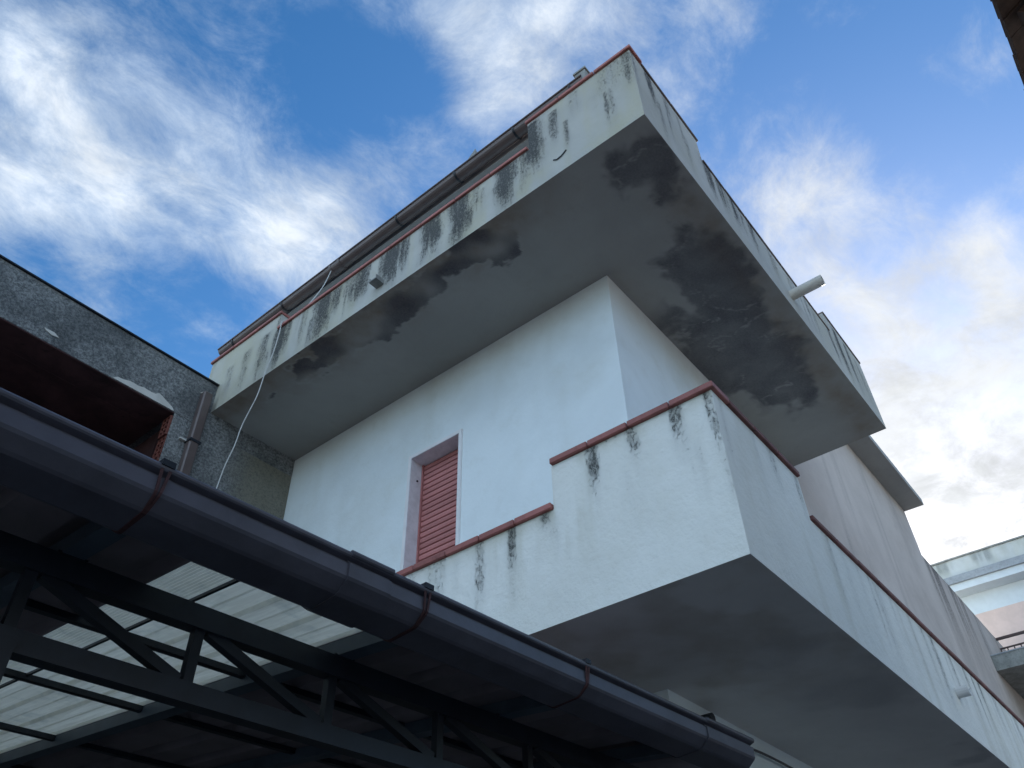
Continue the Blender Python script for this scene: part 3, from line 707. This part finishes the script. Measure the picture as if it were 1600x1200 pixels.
# big gutter
GZC, GRR, GYC = 2.715, .103, .104
pf = [(-.002+.010*math.cos(R(q)), GZC+.008+.010*math.sin(R(q))) for q in range(-20, 300, 32)]
pf += [(.010, GZC-.006), (.010, GZC-.012), (-.001, GZC-.017), (-.001, GZC-.054), (.004, GZC-.062), (.034, GZC-.086), (.044, GZC-.091), (.146, GZC-.098), (.158, GZC-.094), (.192, GZC-.07), (.20, GZC), (.20, GZC+.02)]
pin = [(.197, GZC+.02), (.188, GZC-.068), (.154, GZC-.091), (.145, GZC-.094), (.046, GZC-.087), (.036, GZC-.082), (.009, GZC-.060), (.004, GZC-.052), (.004, GZC-.018), (.014, GZC-.010)]
def gut_piece(x0, x1, off=0.0, closed=True):
    q = MB(); cy, cz = .1, GZC-.04
    f = lambda u, a, b_: (u, cy+(a-cy)*(1+off/.1), cz+(b_-cz)*(1+off/.07))
    q.extrude(pf+pin, x0, x1, f, closed=True); return q
cg = gut_piece(-3.6, 1.26).build('gutter', 'gutter_dark', cp)
gut_piece(1.261, 3.36).build('gutter', 'gutter_dark', cp)
gut_piece(1.185, 1.335, .005).build('gutter_sleeve', 'gutter_dark', cg)
gut_piece(3.0, 3.365, .005).build('gutter_sleeve', 'gutter_dark', cg)
q = MB(); q.add([(3.366, a, b_) for a, b_ in pf[9:]], [tuple(range(len(pf)-9))]); q.build('end_cap', 'gutter_dark', cg)
def cstrap(x, wdt, mat):
    q = MB(); outer = [(-.012, GZC+.022)]+[(a+(a-.1)*.035, b_+(b_-(GZC-.02))*.035) for a, b_ in pf[13:]]
    inner = [(a+(.1-a)*.03, b_+.003) for a, b_ in outer[::-1]]
    for sx in (-1, 1): q.extrude(outer+inner, x+sx*wdt*.42-.0035, x+sx*wdt*.42+.0035, lambda u, a, b_: (u+sx*(b_-GZC)*.08, a, b_), closed=True)
    o = q.build('gutter_strap', mat, cg)
    q = MB(); q.box(x-wdt*.7, x+wdt*.7, -.016, .012, GZC+.010, GZC+.026); q.build('strap_clip', 'steel', cg)
for x in (-1.75, -.95, -.16): cstrap(x, .022, 'rust')
cstrap(.632, .024, 'rust'); cstrap(1.471, .024, 'rust'); cstrap(2.227, .018, 'rust')

# ================================================================ FAR BUILDING
FX = 17.0
fb = empty('far_building', (FX, 0, 0), label='pale pink and white block with streaked parapet beyond the terrace wall', cat='building')
def fpart(mb, name, mat, parent=None, **kw):
    mb.v = [(x-FX, y, z) for x, y, z in mb.v]; return mb.build(name, mat, parent or fb, **kw)
Y0f, Y1f = -9.0, 3.4
mb = MB(); mb.box(FX, 26, Y0f, Y1f, 8.41, 8.80); fpart(mb, 'upper_wall', 'far_white')
mb = MB(); mb.box(FX-.004, 26, Y0f, Y1f, 0, 8.409); fpart(mb, 'wall', 'far_pink')
mb = MB(); mb.box(FX-.35, 26, Y0f-.2, Y1f+.1, 8.801, 8.94); fpart(mb, 'eave_slab', 'far_white')
mb = MB(); mb.box(FX-.40, 26, Y0f-.25, Y1f+.15, 8.941, 9.085); fpart(mb, 'ledge', 'dark_band')
mb = MB(); mb.grid((FX-.30, Y0f-.2, 9.086), (0, Y1f+.1-Y0f+.2, 0), (0, 0, .36), 500, 20,
                   lambda x, y, z: (np.clip(.85*sst(fbm(y*5, z*.8, 4), .45, .7)*sst(z, 9.1, 9.35)+.2*sst(fbm(y*3, z*3), .5, .7), 0, .8), .4*sst(fbm(y*4+3, z), .4, .7)), flip=True)
mb.box(FX-.2995, 26, Y0f-.2, Y1f+.1, 9.086, 9.446, skip=('-x',)); fpart(mb, 'parapet', 'far_band')
mb = MB(); mb.box(FX-.33, 26, Y0f-.23, Y1f+.13, 9.447, 9.475); fpart(mb, 'parapet_cap', 'concrete')
mb = MB(); mb.box(14.40, FX-.006, Y0f, YC-.003, 6.45, 6.68); fbal = fpart(mb, 'balcony', 'concrete')
mb = MB(); mb.box(14.39, FX-.006, Y0f, YC-.004, 6.681, 6.70); fpart(mb, 'balcony_edge', 'dark_band', fbal)
rail = MB(); rail.box(15.58, 15.62, Y0f, 1.93, 7.33, 7.37); rail.box(15.585, 15.615, Y0f, 1.93, 7.17, 7.19); rl = fpart(rail, 'railing', 'railing', fbal)
bmh = MB(); bmh.box(-.009, .009, -.009, .009, 0, .49); bme2 = bmh.mesh('bar', 'railing')
y = 1.92
while y > -1.2:
    o = link('railing_bar', bme2, fbal); o.location = (15.6-FX, y, 6.70); y -= .105
rb = MB()
while y > Y0f: rb.box(15.59-FX, 15.61-FX, y-.009, y+.009, 6.70, 7.18); y -= .105
o = rb.build('railing_bars', 'railing', fbal); o['kind'] = 'stuff'

# ================================================================ HOUSE WITH THE TILED EAVE (top right)
EZ = 5.0; EYE = -.685
eh = empty('neighbour_house', (0, -1.7, 0), label='house edge with a dark boarded wooden eave at the upper right', cat='house')
def epart(mb, name, mat, parent=None, **kw):
    mb.v = [(x, y+1.7, z) for x, y, z in mb.v]; return mb.build(name, mat, parent or eh, **kw)
mb = MB(); mb.box(-2.5, 4.0, -8, -1.7, 0, 5.25); epart(mb, 'wall', 'far_white')
mb = MB(); sl_ = .55
mb.add([(-2.8, EYE, EZ), (4.3, EYE, EZ), (4.3, -4.8, EZ+3.89*sl_), (-2.8, -4.8, EZ+3.89*sl_), (-2.8, EYE, EZ+.03), (4.3, EYE, EZ+.03), (4.3, -4.8, EZ+.03+3.89*sl_), (-2.8, -4.8, EZ+.03+3.89*sl_)],
       [(0, 3, 2, 1), (4, 5, 6, 7), (0, 1, 5, 4), (1, 2, 6, 5), (2, 3, 7, 6), (3, 0, 4, 7)])
er = epart(mb, 'roof', 'wood')
mb = MB(); mb.add([(-2.8, -4.8, EZ+3.89*sl_), (4.3, -4.8, EZ+3.89*sl_), (4.3, -8.2, EZ+.3), (-2.8, -8.2, EZ+.3)], [(0, 1, 2, 3)]); epart(mb, 'roof_back', 'clay', er)
x = -2.7
while x < 4.2:
    mb = MB(); mb.bar((x, EYE-.06, EZ-.075), (x, -1.75, EZ-.075+1.06*sl_), .07, .085); epart(mb, 'rafter_end', 'wood', er); x += .48
pm = MB(); pm.box(0, .098, -.55, .0, 0, .022); pme = pm.mesh('eave_board', 'wood')
x = -2.75
while x < 4.15:
    o = link('eave_board', pme, er); yy = EYE+.012+random.uniform(-.006, .012)
    o.location = (x, yy+1.7, EZ-.028+random.uniform(-.003, .003)); o.rotation_euler = (math.atan(-sl_), 0, random.uniform(-.008, .008)); x += .102
SC.render.engine = 'CYCLES'
